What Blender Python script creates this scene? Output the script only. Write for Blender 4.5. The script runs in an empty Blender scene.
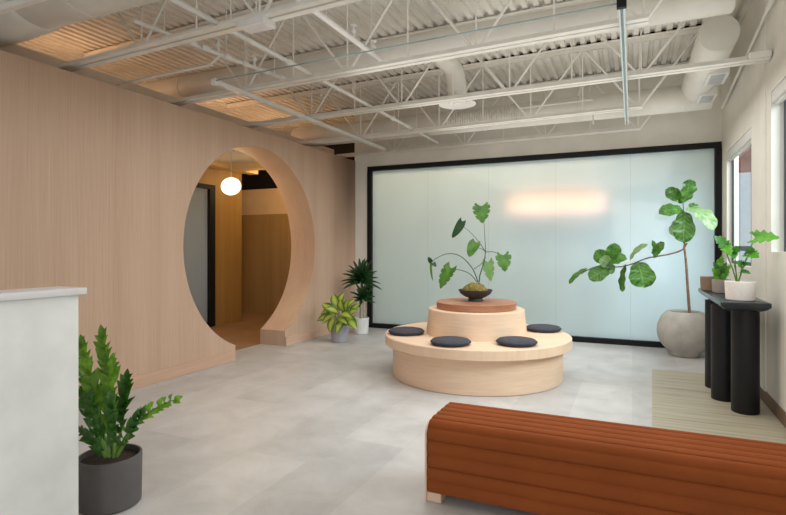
import bpy, bmesh, math, random
from mathutils import Vector, Matrix, noise as mnoise
R = math.radians
PI = math.pi
sc = bpy.context.scene
C = sc.collection
random.seed(7)

# ------------------------------------------------------------------ camera numbers (also used to measure points off the photo)
FPX, YAW, CX, HY, EYE = 527.4, R(24.42), 393.0, 248.0, 1.3
_s, _c = math.sin(YAW), math.cos(YAW)

def at(x, y, Y):
    """world point on the vertical plane Y = const seen at pixel x, y"""
    u = (x - CX) / FPX
    dx, dy, dz = -_s + u * _c, _c + u * _s, (HY - y) / FPX
    t = Y / dy
    return Vector((dx * t, Y, EYE + dz * t))

# ------------------------------------------------------------------ materials
def lin(c):
    return tuple(((v / 255) / 12.92 if v / 255 <= .04045 else ((v / 255 + .055) / 1.055) ** 2.4) for v in c)

def col4(c):
    return (*lin(c), 1)

class NT:
    def __init__(s, name):
        s.m = bpy.data.materials.new(name); s.m.use_nodes = True
        s.t = s.m.node_tree; s.t.nodes.clear()
        s.out = s.t.nodes.new('ShaderNodeOutputMaterial')
    def n(s, kind, **kw):
        nd = s.t.nodes.new(kind)
        for k, v in kw.items():
            if k.startswith('i_'):
                nd.inputs[k[2:].replace('_', ' ')].default_value = v
            else:
                setattr(nd, k, v)
        return nd
    def l(s, a, b):
        s.t.links.new(a, b)

def ramp(nt, fac, stops):
    r = nt.n('ShaderNodeValToRGB')
    e = r.color_ramp.elements
    while len(e) < len(stops): e.new(.5)
    for i, (p, c) in enumerate(stops):
        e[i].position = p; e[i].color = col4(c)
    nt.l(fac, r.inputs['Fac'])
    return r.outputs['Color']

def coords(nt, scale=(1, 1, 1), rot=(0, 0, 0)):
    tc = nt.n('ShaderNodeTexCoord'); mp = nt.n('ShaderNodeMapping')
    mp.inputs['Scale'].default_value = scale; mp.inputs['Rotation'].default_value = rot
    nt.l(tc.outputs['Object'], mp.inputs['Vector'])
    return mp.outputs['Vector']

def noise_tex(nt, vec, scale, detail=4, rough=.55, dist=0):
    n = nt.n('ShaderNodeTexNoise')
    n.inputs['Scale'].default_value = scale; n.inputs['Detail'].default_value = detail
    n.inputs['Roughness'].default_value = rough; n.inputs['Distortion'].default_value = dist
    nt.l(vec, n.inputs['Vector'])
    return n.outputs['Fac']

def plain(name, c, rough=.5, var=.06, scale=6, metallic=0, bump=0, bump_scale=80, sheen=0, spec=.5, stretch=(1, 1, 1)):
    nt = NT(name)
    p = nt.n('ShaderNodeBsdfPrincipled')
    p.inputs['Roughness'].default_value = rough; p.inputs['Metallic'].default_value = metallic
    p.inputs['Specular IOR Level'].default_value = spec
    v = coords(nt, stretch)
    lo = tuple(max(0, k * (1 - var)) for k in c); hi = tuple(min(255, k * (1 + var)) for k in c)
    nt.l(ramp(nt, noise_tex(nt, v, scale), [(.3, lo), (.7, hi)]), p.inputs['Base Color'])
    if bump:
        b = nt.n('ShaderNodeBump'); b.inputs['Strength'].default_value = bump; b.inputs['Distance'].default_value = .004
        nt.l(noise_tex(nt, v, bump_scale, 3), b.inputs['Height']); nt.l(b.outputs['Normal'], p.inputs['Normal'])
    if sheen:
        p.inputs['Sheen Weight'].default_value = sheen
        p.inputs['Sheen Tint'].default_value = col4(tuple(min(255, k * 1.5) for k in c))
        p.inputs['Sheen Roughness'].default_value = .35
    nt.l(p.outputs[0], nt.out.inputs[0])
    return nt.m

def wood(name, dark, mid, light, fine=(55, 55, .9), broad=(7, 7, .12), rough=.45, rot=(0, 0, 0), w=.5):
    nt = NT(name)
    p = nt.n('ShaderNodeBsdfPrincipled'); p.inputs['Roughness'].default_value = rough
    p.inputs['Specular IOR Level'].default_value = .35
    a = noise_tex(nt, coords(nt, fine, rot), 1.0, 5, .6, .3)
    b = noise_tex(nt, coords(nt, broad, rot), 1.0, 2)
    mx = nt.n('ShaderNodeMix'); mx.data_type = 'FLOAT'; mx.inputs[0].default_value = w
    nt.l(a, mx.inputs[2]); nt.l(b, mx.inputs[3])
    nt.l(ramp(nt, mx.outputs[0], [(.33, dark), (.5, mid), (.67, light)]), p.inputs['Base Color'])
    nt.l(p.outputs[0], nt.out.inputs[0])
    return nt.m

def leafmat(name, c, c2, rough=.35, trans=.3, stripes=False):
    nt = NT(name)
    p = nt.n('ShaderNodeBsdfPrincipled'); p.inputs['Roughness'].default_value = rough
    p.inputs['Specular IOR Level'].default_value = .45
    f = noise_tex(nt, coords(nt), 14, 3)
    cl = ramp(nt, f, [(.3, c), (.7, c2)])
    if stripes:
        uv = nt.n('ShaderNodeUVMap'); sp = nt.n('ShaderNodeSeparateXYZ'); nt.l(uv.outputs[0], sp.inputs[0])
        def mth(op, a, b):
            m = nt.n('ShaderNodeMath', operation=op)
            for i, q in enumerate((a, b)):
                if isinstance(q, (int, float)): m.inputs[i].default_value = q
                else: nt.l(q, m.inputs[i])
            return m.outputs[0]
        ac = mth('ABSOLUTE', mth('SUBTRACT', sp.outputs[0], .5), 0)
        rib = mth('LESS_THAN', ac, .025)
        ve = mth('GREATER_THAN', mth('SINE', mth('MULTIPLY', mth('SUBTRACT', sp.outputs[1], mth('MULTIPLY', ac, .5)), 44), 0), .86)
        k = mth('MULTIPLY', mth('MAXIMUM', rib, ve), .24)
        mv = nt.n('ShaderNodeMix'); mv.data_type = 'RGBA'; nt.l(k, mv.inputs[0]); nt.l(cl, mv.inputs[6])
        mv.inputs[7].default_value = col4(tuple(min(255, q * 1.25 + 40) for q in c2)); cl = mv.outputs[2]
    nt.l(cl, p.inputs['Base Color'])
    t = nt.n('ShaderNodeBsdfTranslucent'); nt.l(cl, t.inputs['Color'])
    mx = nt.n('ShaderNodeMixShader'); mx.inputs[0].default_value = trans
    nt.l(p.outputs[0], mx.inputs[1]); nt.l(t.outputs[0], mx.inputs[2])
    nt.l(mx.outputs[0], nt.out.inputs[0])
    return nt.m

def variegated(name, edge, centre):
    """leaf with a pale midrib zone; u runs across the blade (stored in the UV map)"""
    nt = NT(name)
    p = nt.n('ShaderNodeBsdfPrincipled'); p.inputs['Roughness'].default_value = .35
    uv = nt.n('ShaderNodeUVMap'); sp = nt.n('ShaderNodeSeparateXYZ'); nt.l(uv.outputs[0], sp.inputs[0])
    a = nt.n('ShaderNodeMath', operation='SUBTRACT'); nt.l(sp.outputs[0], a.inputs[0]); a.inputs[1].default_value = .5
    b = nt.n('ShaderNodeMath', operation='ABSOLUTE'); nt.l(a.outputs[0], b.inputs[0])
    d = nt.n('ShaderNodeMath', operation='MULTIPLY_ADD'); nt.l(noise_tex(nt, coords(nt), 40, 3), d.inputs[0])
    d.inputs[1].default_value = .18; nt.l(b.outputs[0], d.inputs[2])
    cl = ramp(nt, d.outputs[0], [(.22, centre), (.48, edge)])
    nt.l(cl, p.inputs['Base Color'])
    t = nt.n('ShaderNodeBsdfTranslucent'); nt.l(cl, t.inputs['Color'])
    mx = nt.n('ShaderNodeMixShader'); mx.inputs[0].default_value = .25
    nt.l(p.outputs[0], mx.inputs[1]); nt.l(t.outputs[0], mx.inputs[2]); nt.l(mx.outputs[0], nt.out.inputs[0])
    return nt.m

def emit(name, c, strength):
    nt = NT(name)
    e = nt.n('ShaderNodeEmission'); e.inputs[0].default_value = col4(c); e.inputs[1].default_value = strength
    nt.l(e.outputs[0], nt.out.inputs[0])
    return nt.m

def clear_glass(name, tint=(240, 247, 247)):
    nt = NT(name)
    tr = nt.n('ShaderNodeBsdfTransparent'); tr.inputs[0].default_value = col4(tint)
    g = nt.n('ShaderNodeBsdfGlossy'); g.inputs['Roughness'].default_value = .02
    fr = nt.n('ShaderNodeFresnel'); fr.inputs[0].default_value = 1.45
    k = nt.n('ShaderNodeMath', operation='MULTIPLY'); nt.l(fr.outputs[0], k.inputs[0]); k.inputs[1].default_value = .25
    mx = nt.n('ShaderNodeMixShader'); nt.l(k.outputs[0], mx.inputs[0])
    nt.l(tr.outputs[0], mx.inputs[1]); nt.l(g.outputs[0], mx.inputs[2]); nt.l(mx.outputs[0], nt.out.inputs[0])
    return nt.m

def frosted(name, c, refl=1.0, trans=.65):
    nt = NT(name)
    f = noise_tex(nt, coords(nt, (1, 1, .5)), 1.5, 2)
    cl = ramp(nt, f, [(.3, tuple(k * .97 for k in c)), (.7, c)])
    d = nt.n('ShaderNodeBsdfDiffuse'); t = nt.n('ShaderNodeBsdfTranslucent')
    nt.l(cl, d.inputs[0]); nt.l(cl, t.inputs[0])
    m1 = nt.n('ShaderNodeMixShader'); m1.inputs[0].default_value = trans
    nt.l(d.outputs[0], m1.inputs[1]); nt.l(t.outputs[0], m1.inputs[2])
    g = nt.n('ShaderNodeBsdfGlossy'); g.inputs['Roughness'].default_value = .06
    fr = nt.n('ShaderNodeFresnel'); fr.inputs[0].default_value = 1.5
    k = nt.n('ShaderNodeMath', operation='MULTIPLY'); nt.l(fr.outputs[0], k.inputs[0]); k.inputs[1].default_value = refl
    m2 = nt.n('ShaderNodeMixShader'); nt.l(k.outputs[0], m2.inputs[0])
    nt.l(m1.outputs[0], m2.inputs[1]); nt.l(g.outputs[0], m2.inputs[2]); nt.l(m2.outputs[0], nt.out.inputs[0])
    return nt.m

def floor_mat():
    nt = NT('concrete_tile')
    p = nt.n('ShaderNodeBsdfPrincipled'); p.inputs['Specular IOR Level'].default_value = .4
    v = coords(nt)
    br = nt.n('ShaderNodeTexBrick')
    br.inputs['Color1'].default_value = col4((184, 182, 180)); br.inputs['Color2'].default_value = col4((208, 205, 202))
    br.inputs['Mortar'].default_value = col4((188, 185, 182))
    br.inputs['Scale'].default_value = 1; br.inputs['Mortar Size'].default_value = .0025
    br.inputs['Brick Width'].default_value = .9; br.inputs['Row Height'].default_value = .45
    nt.l(coords(nt, (1, 1, 1), (0, 0, R(90))), br.inputs['Vector'])
    cl = ramp(nt, noise_tex(nt, v, 2.6, 8, .66, .3), [(.28, (150, 148, 146)), (.5, (186, 185, 183)), (.72, (212, 211, 210))])
    mx = nt.n('ShaderNodeMix'); mx.data_type = 'RGBA'; mx.inputs[0].default_value = .5
    nt.l(br.outputs[0], mx.inputs[6]); nt.l(cl, mx.inputs[7])
    nt.l(mx.outputs[2], p.inputs['Base Color'])
    r = nt.n('ShaderNodeMapRange'); r.inputs[3].default_value = .32; r.inputs[4].default_value = .5
    nt.l(noise_tex(nt, v, 5, 4), r.inputs[0]); nt.l(r.outputs[0], p.inputs['Roughness'])
    nt.l(p.outputs[0], nt.out.inputs[0])
    return nt.m

def inset_mat():
    nt = NT('striated_plank')
    p = nt.n('ShaderNodeBsdfPrincipled'); p.inputs['Roughness'].default_value = .45
    a = noise_tex(nt, coords(nt, (.9, 30, 1)), 1, 4, .6, .2)
    cl = ramp(nt, a, [(.345, (84, 74, 56)), (.375, (160, 152, 130)), (.55, (180, 172, 150)), (.8, (192, 184, 164))])
    nt.l(cl, p.inputs['Base Color']); nt.l(p.outputs[0], nt.out.inputs[0])
    return nt.m

M = {}
M['oak'] = wood('pale_oak_panel', (192, 159, 135), (203, 172, 148), (212, 182, 159), fine=(110, 110, 1.4), broad=(5, 5, .1), w=.4)
M['oak_trim'] = wood('pale_oak_trim', (198, 162, 137), (209, 174, 149), (218, 185, 161), fine=(90, 1.1, 90), broad=(7, .2, 7))
M['oak_bench'] = wood('bench_oak', (219, 186, 156), (226, 195, 166), (233, 204, 176), fine=(4, 4, 70), broad=(2, 2, 10), w=.35)
M['oak_top'] = wood('bench_oak_top', (219, 187, 158), (227, 197, 168), (234, 206, 178), fine=(2, 40, 2), broad=(1, 6, 1), w=.35)
M['walnut'] = wood('brown_wood', (146, 98, 72), (164, 114, 86), (180, 130, 101), fine=(6, 6, 70), broad=(2, 2, 10))
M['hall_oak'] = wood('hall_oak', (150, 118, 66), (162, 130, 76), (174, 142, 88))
M['wall'] = plain('cream_paint', (229, 226, 216), .75, .02, 3)
M['white_wall'] = plain('white_paint', (224, 222, 214), .75, .02, 3)
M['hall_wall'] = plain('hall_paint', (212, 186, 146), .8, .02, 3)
M['pink_wall'] = plain('drywall', (226, 206, 188), .8, .02, 3)
M['ceil'] = plain('ceiling_paint', (230, 227, 219), .6, .03, 4)
M['steel'] = plain('cream_steel', (232, 229, 221), .5, .03, 6)
M['duct'] = plain('duct_paint', (218, 215, 206), .45, .03, 3)
M['foil'] = plain('flex_foil', (214, 211, 204), .4, .05, 20, metallic=.2, bump=.4, bump_scale=30)
M['white_metal'] = plain('white_metal', (226, 224, 220), .4, .02)
M['black'] = plain('black_frame', (20, 21, 24), .55, .1, spec=.25)
M['charcoal'] = plain('charcoal_metal', (52, 54, 58), .45, .1)
M['galv'] = plain('galvanised_channel', (196, 208, 208), .35, .04, 20, metallic=.15)
M['cable'] = plain('teal_cable', (142, 160, 158), .4, .1)
M['floor'] = floor_mat()
M['inset'] = inset_mat()
M['hall_floor_dim_tint'] = plain('hall_floor_dim_tint', (150, 118, 88), .45, .08, 2)  # brown carries the dim warm hall light in the colour
M['base'] = wood('brown_baseboard', (104, 84, 66), (124, 102, 82), (140, 118, 96), fine=(50, .9, 50), broad=(7, .2, 7))
M['plaster'] = plain('pale_plaster', (240, 242, 240), .6, .04, 3.5, bump=.2, bump_scale=10)
M['quartz'] = plain('white_quartz', (236, 236, 238), .3, .02, 5)
M['velvet'] = plain('rust_velvet', (143, 75, 36), .8, .04, 3, sheen=.25, spec=.12)
M['felt'] = plain('slate_felt', (62, 63, 72), .95, .12, 40, bump=.6, bump_scale=160)
M['pad_edge'] = plain('slate_piping', (50, 51, 59), .95, .1, 40)
M['bowl'] = plain('charcoal_clay', (58, 58, 58), .6, .12, 20)
M['moss'] = plain('moss', (112, 98, 44), .95, .35, 40, bump=1, bump_scale=120)
M['soil'] = plain('soil', (42, 32, 25), .95, .4, 60, bump=1, bump_scale=90)
M['pot_dark'] = plain('grey_pot', (92, 88, 88), .6, .05, 8)
M['pot_lav'] = plain('lavender_grey_pot', (158, 156, 164), .6, .05, 8)
M['pot_white'] = plain('white_pot', (226, 225, 224), .45, .02, 8)
M['pot_conc'] = plain('concrete_globe', (176, 172, 164), .75, .07, 7, bump=.2, bump_scale=40)
M['pot_cream'] = plain('cream_speckled_pot', (238, 230, 222), .6, .025, 50)
M['pot_grey2'] = plain('warm_grey_pot', (150, 142, 134), .65, .05, 20)
M['pot_brown'] = plain('tan_pot', (130, 106, 86), .65, .06, 20)
M['table'] = plain('black_stain', (17, 18, 21), .45, .1, 15, spec=.35, stretch=(1, 1, .1))
M['table_top'] = plain('blue_black_top', (40, 46, 54), .25, .12, 15)
M['zz'] = leafmat('zz_leaf', (72, 122, 32), (134, 182, 56), .25, .25)
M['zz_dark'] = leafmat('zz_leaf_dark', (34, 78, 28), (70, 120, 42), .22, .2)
M['zz_stem'] = leafmat('zz_stem', (92, 128, 52), (112, 150, 66), .45, .1)
M['monst'] = leafmat('monstera_leaf', (62, 112, 42), (102, 150, 66), .32, .35)
M['monst_pale'] = leafmat('monstera_pale', (120, 170, 96), (150, 192, 120), .4, .4)
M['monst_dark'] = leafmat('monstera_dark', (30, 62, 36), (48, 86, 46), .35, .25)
M['monst_stem'] = leafmat('monstera_stem', (48, 68, 44), (70, 92, 58), .5, .05)
M['fig'] = leafmat('fig_leaf', (52, 98, 36), (94, 142, 58), .3, .3, True)
M['fig_pale'] = leafmat('fig_leaf_pale', (120, 156, 96), (156, 188, 132), .35, .35, True)
M['bark'] = plain('bark', (126, 98, 78), .85, .2, 30, bump=.6, bump_scale=60)
M['drac'] = leafmat('dracaena_leaf', (24, 58, 30), (46, 88, 44), .35, .2)
M['cane'] = plain('cane', (170, 160, 128), .8, .12, 30)
M['agl'] = variegated('aglaonema_leaf', (82, 132, 40), (196, 208, 96))
M['phil'] = leafmat('philodendron_leaf', (70, 140, 34), (112, 178, 56), .35, .4)
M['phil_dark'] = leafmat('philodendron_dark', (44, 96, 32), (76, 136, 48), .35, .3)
M['grille'] = plain('grille_grey', (186, 188, 188), .5)
M['glass'] = clear_glass('clear_glass')
M['frost'] = frosted('frosted_film', (197, 214, 216), 1.1, .62)
M['joint'] = frosted('pane_joint_film', (176, 190, 192), 1.1, .62)
M['hall_frost'] = frosted('hall_frosted', (170, 180, 182), .5, .6)
M['globe'] = emit('lamp_globe', (255, 228, 190), 2.6)
M['tube'] = emit('lamp_tube', (255, 170, 130), 1.3)
M['brick'] = plain('far_brick', (168, 116, 104), .9, .1, 3)
M['dark'] = plain('painted_void_shade', (22, 19, 16), .9, .1)  # near black colour standing in for shade in unlit gaps

# ------------------------------------------------------------------ mesh building
class MB:
    def __init__(s):
        s.b = bmesh.new()
    def box(s, x0, x1, y0, y1, z0, z1, bev=0, seg=2):
        r = bmesh.ops.create_cube(s.b, size=1)
        for v in r['verts']:
            v.co = Vector(((x0 + x1) / 2 + v.co.x * (x1 - x0), (y0 + y1) / 2 + v.co.y * (y1 - y0), (z0 + z1) / 2 + v.co.z * (z1 - z0)))
        if bev:
            es = set()
            for v in r['verts']: es.update(v.link_edges)
            bmesh.ops.bevel(s.b, geom=list(es), offset=bev, segments=seg, profile=.5, affect='EDGES')
        return s
    def quad(s, *p):
        s.b.faces.new([s.b.verts.new(q) for q in p]); return s
    def tube(s, pts, r, n=10, cap=True):
        pts = [Vector(p) for p in pts]
        rs = r if isinstance(r, (list, tuple)) else [r] * len(pts)
        rings = []; up = None
        for i, p in enumerate(pts):
            d = (pts[min(i + 1, len(pts) - 1)] - pts[max(i - 1, 0)]).normalized()
            if up is None:
                up = Vector((0, 0, 1)) if abs(d.z) < .9 else Vector((1, 0, 0))
            a = (up - d * up.dot(d)).normalized(); b = d.cross(a); up = a
            rings.append([s.b.verts.new(p + (a * math.cos(2 * PI * k / n) + b * math.sin(2 * PI * k / n)) * rs[i]) for k in range(n)])
        for A, B in zip(rings, rings[1:]):
            for k in range(n):
                s.b.faces.new((A[k], A[(k + 1) % n], B[(k + 1) % n], B[k]))
        if cap:
            s.b.faces.new(list(reversed(rings[0]))); s.b.faces.new(rings[-1])
        return s
    def lathe(s, prof, c=(0, 0, 0), n=40, axis='z'):
        rings = []
        def P(r, h, a):
            if axis == 'z': return (c[0] + r * math.cos(a), c[1] + r * math.sin(a), c[2] + h)
            if axis == 'x': return (c[0] + h, c[1] + r * math.cos(a), c[2] + r * math.sin(a))
            return (c[0] + r * math.cos(a), c[1] + h, c[2] + r * math.sin(a))
        for r, h in prof:
            if r < 1e-6: rings.append([s.b.verts.new(P(0, h, 0))])
            else: rings.append([s.b.verts.new(P(r, h, 2 * PI * k / n)) for k in range(n)])
        for A, B in zip(rings, rings[1:]):
            for k in range(n):
                k2 = (k + 1) % n
                if len(A) == 1 and len(B) > 1: s.b.faces.new((A[0], B[k2], B[k]))
                elif len(B) == 1 and len(A) > 1: s.b.faces.new((A[k], A[k2], B[0]))
                elif len(A) > 1: s.b.faces.new((A[k], A[k2], B[k2], B[k]))
        return s
    def build(s, name, mat, parent=None, smooth=True, angle=38):
        bmesh.ops.recalc_face_normals(s.b, faces=s.b.faces[:])
        me = bpy.data.meshes.new(name); s.b.to_mesh(me); s.b.free()
        if smooth and len(me.polygons):
            me.polygons.foreach_set('use_smooth', [True] * len(me.polygons))
            me.set_sharp_from_angle(angle=R(angle))
        me.materials.append(mat)
        o = bpy.data.objects.new(name, me); C.objects.link(o)
        if parent is not None: o.parent = parent
        return o

def tag(o, label, cat, group=None):
    o['label'] = label; o['category'] = cat
    if group: o['group'] = group
    return o

def thing(name, label, cat, loc=(0, 0, 0), rz=0, group=None):
    o = bpy.data.objects.new(name, None); C.objects.link(o)
    o.location = loc; o.rotation_euler = (0, 0, rz); o.empty_display_size = .1
    return tag(o, label, cat, group)

def struct(o, label=None):
    o['kind'] = 'structure'
    if label: o['label'] = label
    return o

def sempty(name, label=None):
    o = bpy.data.objects.new(name, None); C.objects.link(o)
    return struct(o, label)

def bez(p0, p1, p2, n=10):
    p0, p1, p2 = Vector(p0), Vector(p1), Vector(p2)
    return [p0 * (1 - t) ** 2 + p1 * 2 * t * (1 - t) + p2 * t * t for t in [i / n for i in range(n + 1)]]

def spline(pts, n=6):
    pts = [Vector(p) for p in pts]; out = []
    for i in range(len(pts) - 1):
        a, b = pts[max(i - 1, 0)], pts[i]; c, d = pts[i + 1], pts[min(i + 2, len(pts) - 1)]
        for k in range(n):
            t = k / n
            out.append(.5 * ((2 * b) + (c - a) * t + (2 * a - 5 * b + 4 * c - d) * t * t + (3 * b - a - 3 * c + d) * t ** 3))
    out.append(pts[-1]); return out

# leaf outlines: half width at t (0 stalk end .. 1 tip)
def o_ovate(t): return (math.sin(PI * min(1, t ** .75)) ** .8)
def o_lance(t): return math.sin(PI * t ** .8) ** 1.0
def o_heart(t):
    return .62 + .38 * math.sin(PI / 2 * t / .28) if t < .28 else max(0, math.cos(PI / 2 * (t - .28) / .72)) ** .58
def o_fiddle(t):
    return (math.sin(PI * t ** 1.1) ** .45) * (.78 + .22 * t - .12 * math.exp(-((t - .4) / .13) ** 2)) if 0 < t < 1 else 0
def o_strap(t): return min(1, t * 6) ** .6 * (1 - t) ** .55 * 1.15

def leaf(mb, B, T, width, N, out=o_ovate, droop=.12, fold=.12, wave=0., lobes=0, depth=0., nl=12, nw=3, seed=0, back=0., sharp=.22):
    """one blade from B (stalk end) to T (tip); N is roughly the upper side"""
    B, T, N = Vector(B), Vector(T), Vector(N)
    ax = T - B; L = ax.length; y = ax.normalized()
    x = y.cross(N).normalized(); z = x.cross(y)
    uvl = mb.b.loops.layers.uv.verify()
    if lobes: nl = max(nl, lobes * 10)
    rows = []
    for i in range(nl + 1):
        t = i / nl
        hw = max(out(t), 0) * width / 2
        if lobes:
            ph = (t * lobes) % 1
            cut = depth * max(0, 1 - abs(ph - .5) / sharp) if .12 < t < .95 else 0
        row = []
        for j in range(-nw, nw + 1):
            s = j / nw
            f = abs(s)
            hx = s * hw
            yy = t * L
            if lobes and f > .4: hx *= 1 - cut * (f - .4) / .6
            if lobes: yy += -.06 * L * f * f
            if back: yy -= back * L * f * f * (1 - t) * 1.2
            zz = -droop * L * (4 * (t - .5) ** 2 - 1) * .5 + fold * abs(hx) + wave * width * math.sin(t * 19 + seed + (2 if s > 0 else 0)) * f
            row.append((B + x * hx + y * yy + z * zz, (s * .5 + .5, t)))
        rows.append(row)
    vs = [[mb.b.verts.new(p) for p, _ in r] for r in rows]
    for i in range(nl):
        for j in range(2 * nw):
            q = (vs[i][j], vs[i][j + 1], vs[i + 1][j + 1], vs[i + 1][j])
            f = mb.b.faces.new(q)
            for lp, (a, b) in zip(f.loops, ((i, j), (i, j + 1), (i + 1, j + 1), (i + 1, j))):
                lp[uvl].uv = rows[a][b][1]
    return mb

# ------------------------------------------------------------------ dimensions
XL, XB, YB, XR = -4.19, -4.60, 7.715, 1.02
WTOP, DECK = 2.743, 3.60
Y0 = -2.6

# ------------------------------------------------------------------ room shell
def build_shell():
    struct(MB().box(-8.2, XR + .2, Y0, 10.6, -.12, 0).build('floor', M['floor'], smooth=False), 'pale grey concrete-look tile floor')
    struct(MB().quad((.095, 3.05, .004), (XR - .016, 3.05, .004), (XR - .016, 6.28, .004), (.19, 6.28, .004)).build('floor_inset', M['inset'], smooth=False), 'striated beige floor strip under the black console')
    struct(MB().box(-8.2, XB + .02, Y0, 9.2, -.01, .0015).build('floor_hall_tinted', M['hall_floor_dim_tint'], smooth=False), 'hallway floor beyond the portal, dim warm light tinted into its colour')  # overlay slab: dim warm light painted onto the same tile floor
    # corrugated deck: ribs run along Y
    mb = MB(); xs = []
    x = -8.2; pitch = .108
    while x < XR + .2:
        xs += [(x, 0), (x + .05, 0), (x + .062, .034), (x + .096, .034)]; x += pitch
    lo = [mb.b.verts.new((a, Y0, DECK + z)) for a, z in xs]; hi = [mb.b.verts.new((a, 10.6, DECK + z)) for a, z in xs]
    for i in range(len(xs) - 1): mb.b.faces.new((lo[i], lo[i + 1], hi[i + 1], hi[i]))
    top = [mb.b.verts.new(p) for p in ((-8.2, Y0, DECK + .12), (xs[-1][0], Y0, DECK + .12), (xs[-1][0], 10.6, DECK + .12), (-8.2, 10.6, DECK + .12))]
    mb.b.faces.new(top)
    struct(mb.build('ceiling', M['ceil'], smooth=False), 'cream painted corrugated steel roof deck')
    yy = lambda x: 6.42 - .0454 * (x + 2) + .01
    struct(MB().quad((-4.6, yy(-4.6), DECK + .001), (XR - .3, yy(XR - .3), DECK + .001), (XR - .3, yy(XR - .3), DECK + .05), (-4.6, yy(-4.6), DECK + .05)).build('flute_shade', M['dark'], smooth=False), 'dark sheet standing for shade in the deck flutes over the joist behind the diffuser')  # dark sheet paints the shade inside the flutes
    # timber wall with the round portal
    cy, cz, r = 5.26, 1.318, 1.229
    a0, a1, zt = 4.81, 5.77, WTOP
    N = 96
    mb = MB()
    def prism(poly):
        f = [mb.b.verts.new((XL, y, z)) for y, z in poly]; g = [mb.b.verts.new((XB, y, z)) for y, z in poly]
        mb.b.faces.new(f); mb.b.faces.new(list(reversed(g)))
    ang = [PI - PI * i / N for i in range(N + 1)]
    ys = [cy + r * math.cos(a) for a in ang]
    prism([(Y0, 0), (ys[0], 0), (ys[0], zt), (Y0, zt)])
    prism([(ys[-1], 0), (YB, 0), (YB, zt), (ys[-1], zt)])
    dz = lambda y: math.sqrt(max(0, r * r - (y - cy) ** 2))
    for ya, yb in zip(ys, ys[1:]):
        prism([(ya, cz + dz(ya)), (yb, cz + dz(yb)), (yb, zt), (ya, zt)])
    low = sorted(set([y for y in ys if y < a0] + [a0])); lowr = sorted(set([y for y in ys if y > a1] + [a1]))
    for lst in (low, lowr):
        for ya, yb in zip(lst, lst[1:]):
            prism([(ya, 0), (yb, 0), (yb, cz - dz(yb)), (ya, cz - dz(ya))])
    # reveal
    loop = [(a0, 0), (a0, cz - dz(a0))] + [(y, cz - dz(y)) for y in reversed(low[:-1])] + [(y, cz + dz(y)) for y in ys[1:]] + [(y, cz - dz(y)) for y in reversed(lowr[1:-1])] + [(a1, cz - dz(a1)), (a1, 0)]
    for (ya, za), (yb, zb) in zip(loop, loop[1:]):
        mb.quad((XL, ya, za), (XL, yb, zb), (XB, yb, zb), (XB, ya, za))
    mb.quad((XL, Y0, zt), (XL, YB, zt), (XB, YB, zt), (XB, Y0, zt))
    bmesh.ops.remove_doubles(mb.b, verts=mb.b.verts[:], dist=.0005)
    struct(mb.build('wall_left', M['oak'], angle=25), 'pale oak panelled wall with a round portal')
    mb = MB()
    mb.box(XL - .01, XL + .022, Y0, a0 - .02, 0, .115, .003, 1)
    mb.box(XL - .01, XL + .022, a1 + .0, YB - .02, 0, .115, .003, 1)
    struct(mb.build('baseboard_left', M['oak_trim'], angle=25), 'pale oak plinth along the panelled wall')
    struct(MB().box(XB - .12, XB, Y0, YB, WTOP - .1, 2.965).build('trim_1', M['pink_wall'], smooth=False), 'plaster upstand behind the oak wall top')
    # back wall round the glazing
    fx0, fx1, fz = -3.96, XR - .005, 2.632
    mb = MB()
    mb.box(XL, fx0, YB, YB + .16, 0, DECK)
    mb.box(fx0, XR, YB, YB + .16, fz, DECK)
    struct(mb.build('wall_back', M['wall'], smooth=False), 'cream wall above the frosted glazing')
    w = sempty('window_3', 'black framed frosted glass partition')
    d0, d1, th = YB - .02, YB + .09, .072
    mb = MB()
    mb.box(fx0, fx1, d0, d1, fz - th, fz, .004, 1); mb.box(fx0, fx1, d0, d1, 0, th, .004, 1)
    mb.box(fx0, fx0 + th, d0, d1, th, fz - th); mb.box(fx1 - th, fx1, d0, d1, th, fz - th)
    mb.build('window_frame', M['black'], w, smooth=False)
    n = 5; W = (fx1 - fx0 - 2 * th) / n
    for i in range(n):
        x = fx0 + th + i * W
        MB().quad((x + .002, YB + .04, th), (x + W - .002, YB + .04, th), (x + W - .002, YB + .04, fz - th), (x + .002, YB + .04, fz - th)).build('pane', M['frost'], w, smooth=False)
        if i: MB().quad((x - .002, YB + .04, th), (x + .002, YB + .04, th), (x + .002, YB + .04, fz - th), (x - .002, YB + .04, fz - th)).build('pane_joint', M['joint'], w, smooth=False)
    # right wall with two windows
    A = (5.92, 7.34, 1.12, 2.44); B = (3.35, 5.14, 1.27, 2.56)
    x0, x1 = XR, XR + .11
    mb = MB()
    mb.box(x0, x1, Y0, B[0], 0, DECK)
    mb.box(x0, x1, B[0], B[1], 0, B[2]); mb.box(x0, x1, B[0], B[1], B[3], DECK)
    mb.box(x0, x1, B[1], A[0], 0, DECK)
    mb.box(x0, x1, A[0], A[1], 0, A[2]); mb.box(x0, x1, A[0], A[1], A[3], DECK)
    mb.box(x0, x1, A[1], YB + .16, 0, DECK)
    mb.box(x0 - .012, x0, 5.30, 5.52, .1, DECK)
    struct(mb.build('wall_right', M['wall'], smooth=False), 'cream wall with two deep windows')
    struct(MB().box(x0 - .014, x0 + .01, Y0, 7.69, 0, .10, .003, 1).build('baseboard_right', M['base'], smooth=False), 'brown wooden baseboard')
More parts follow.
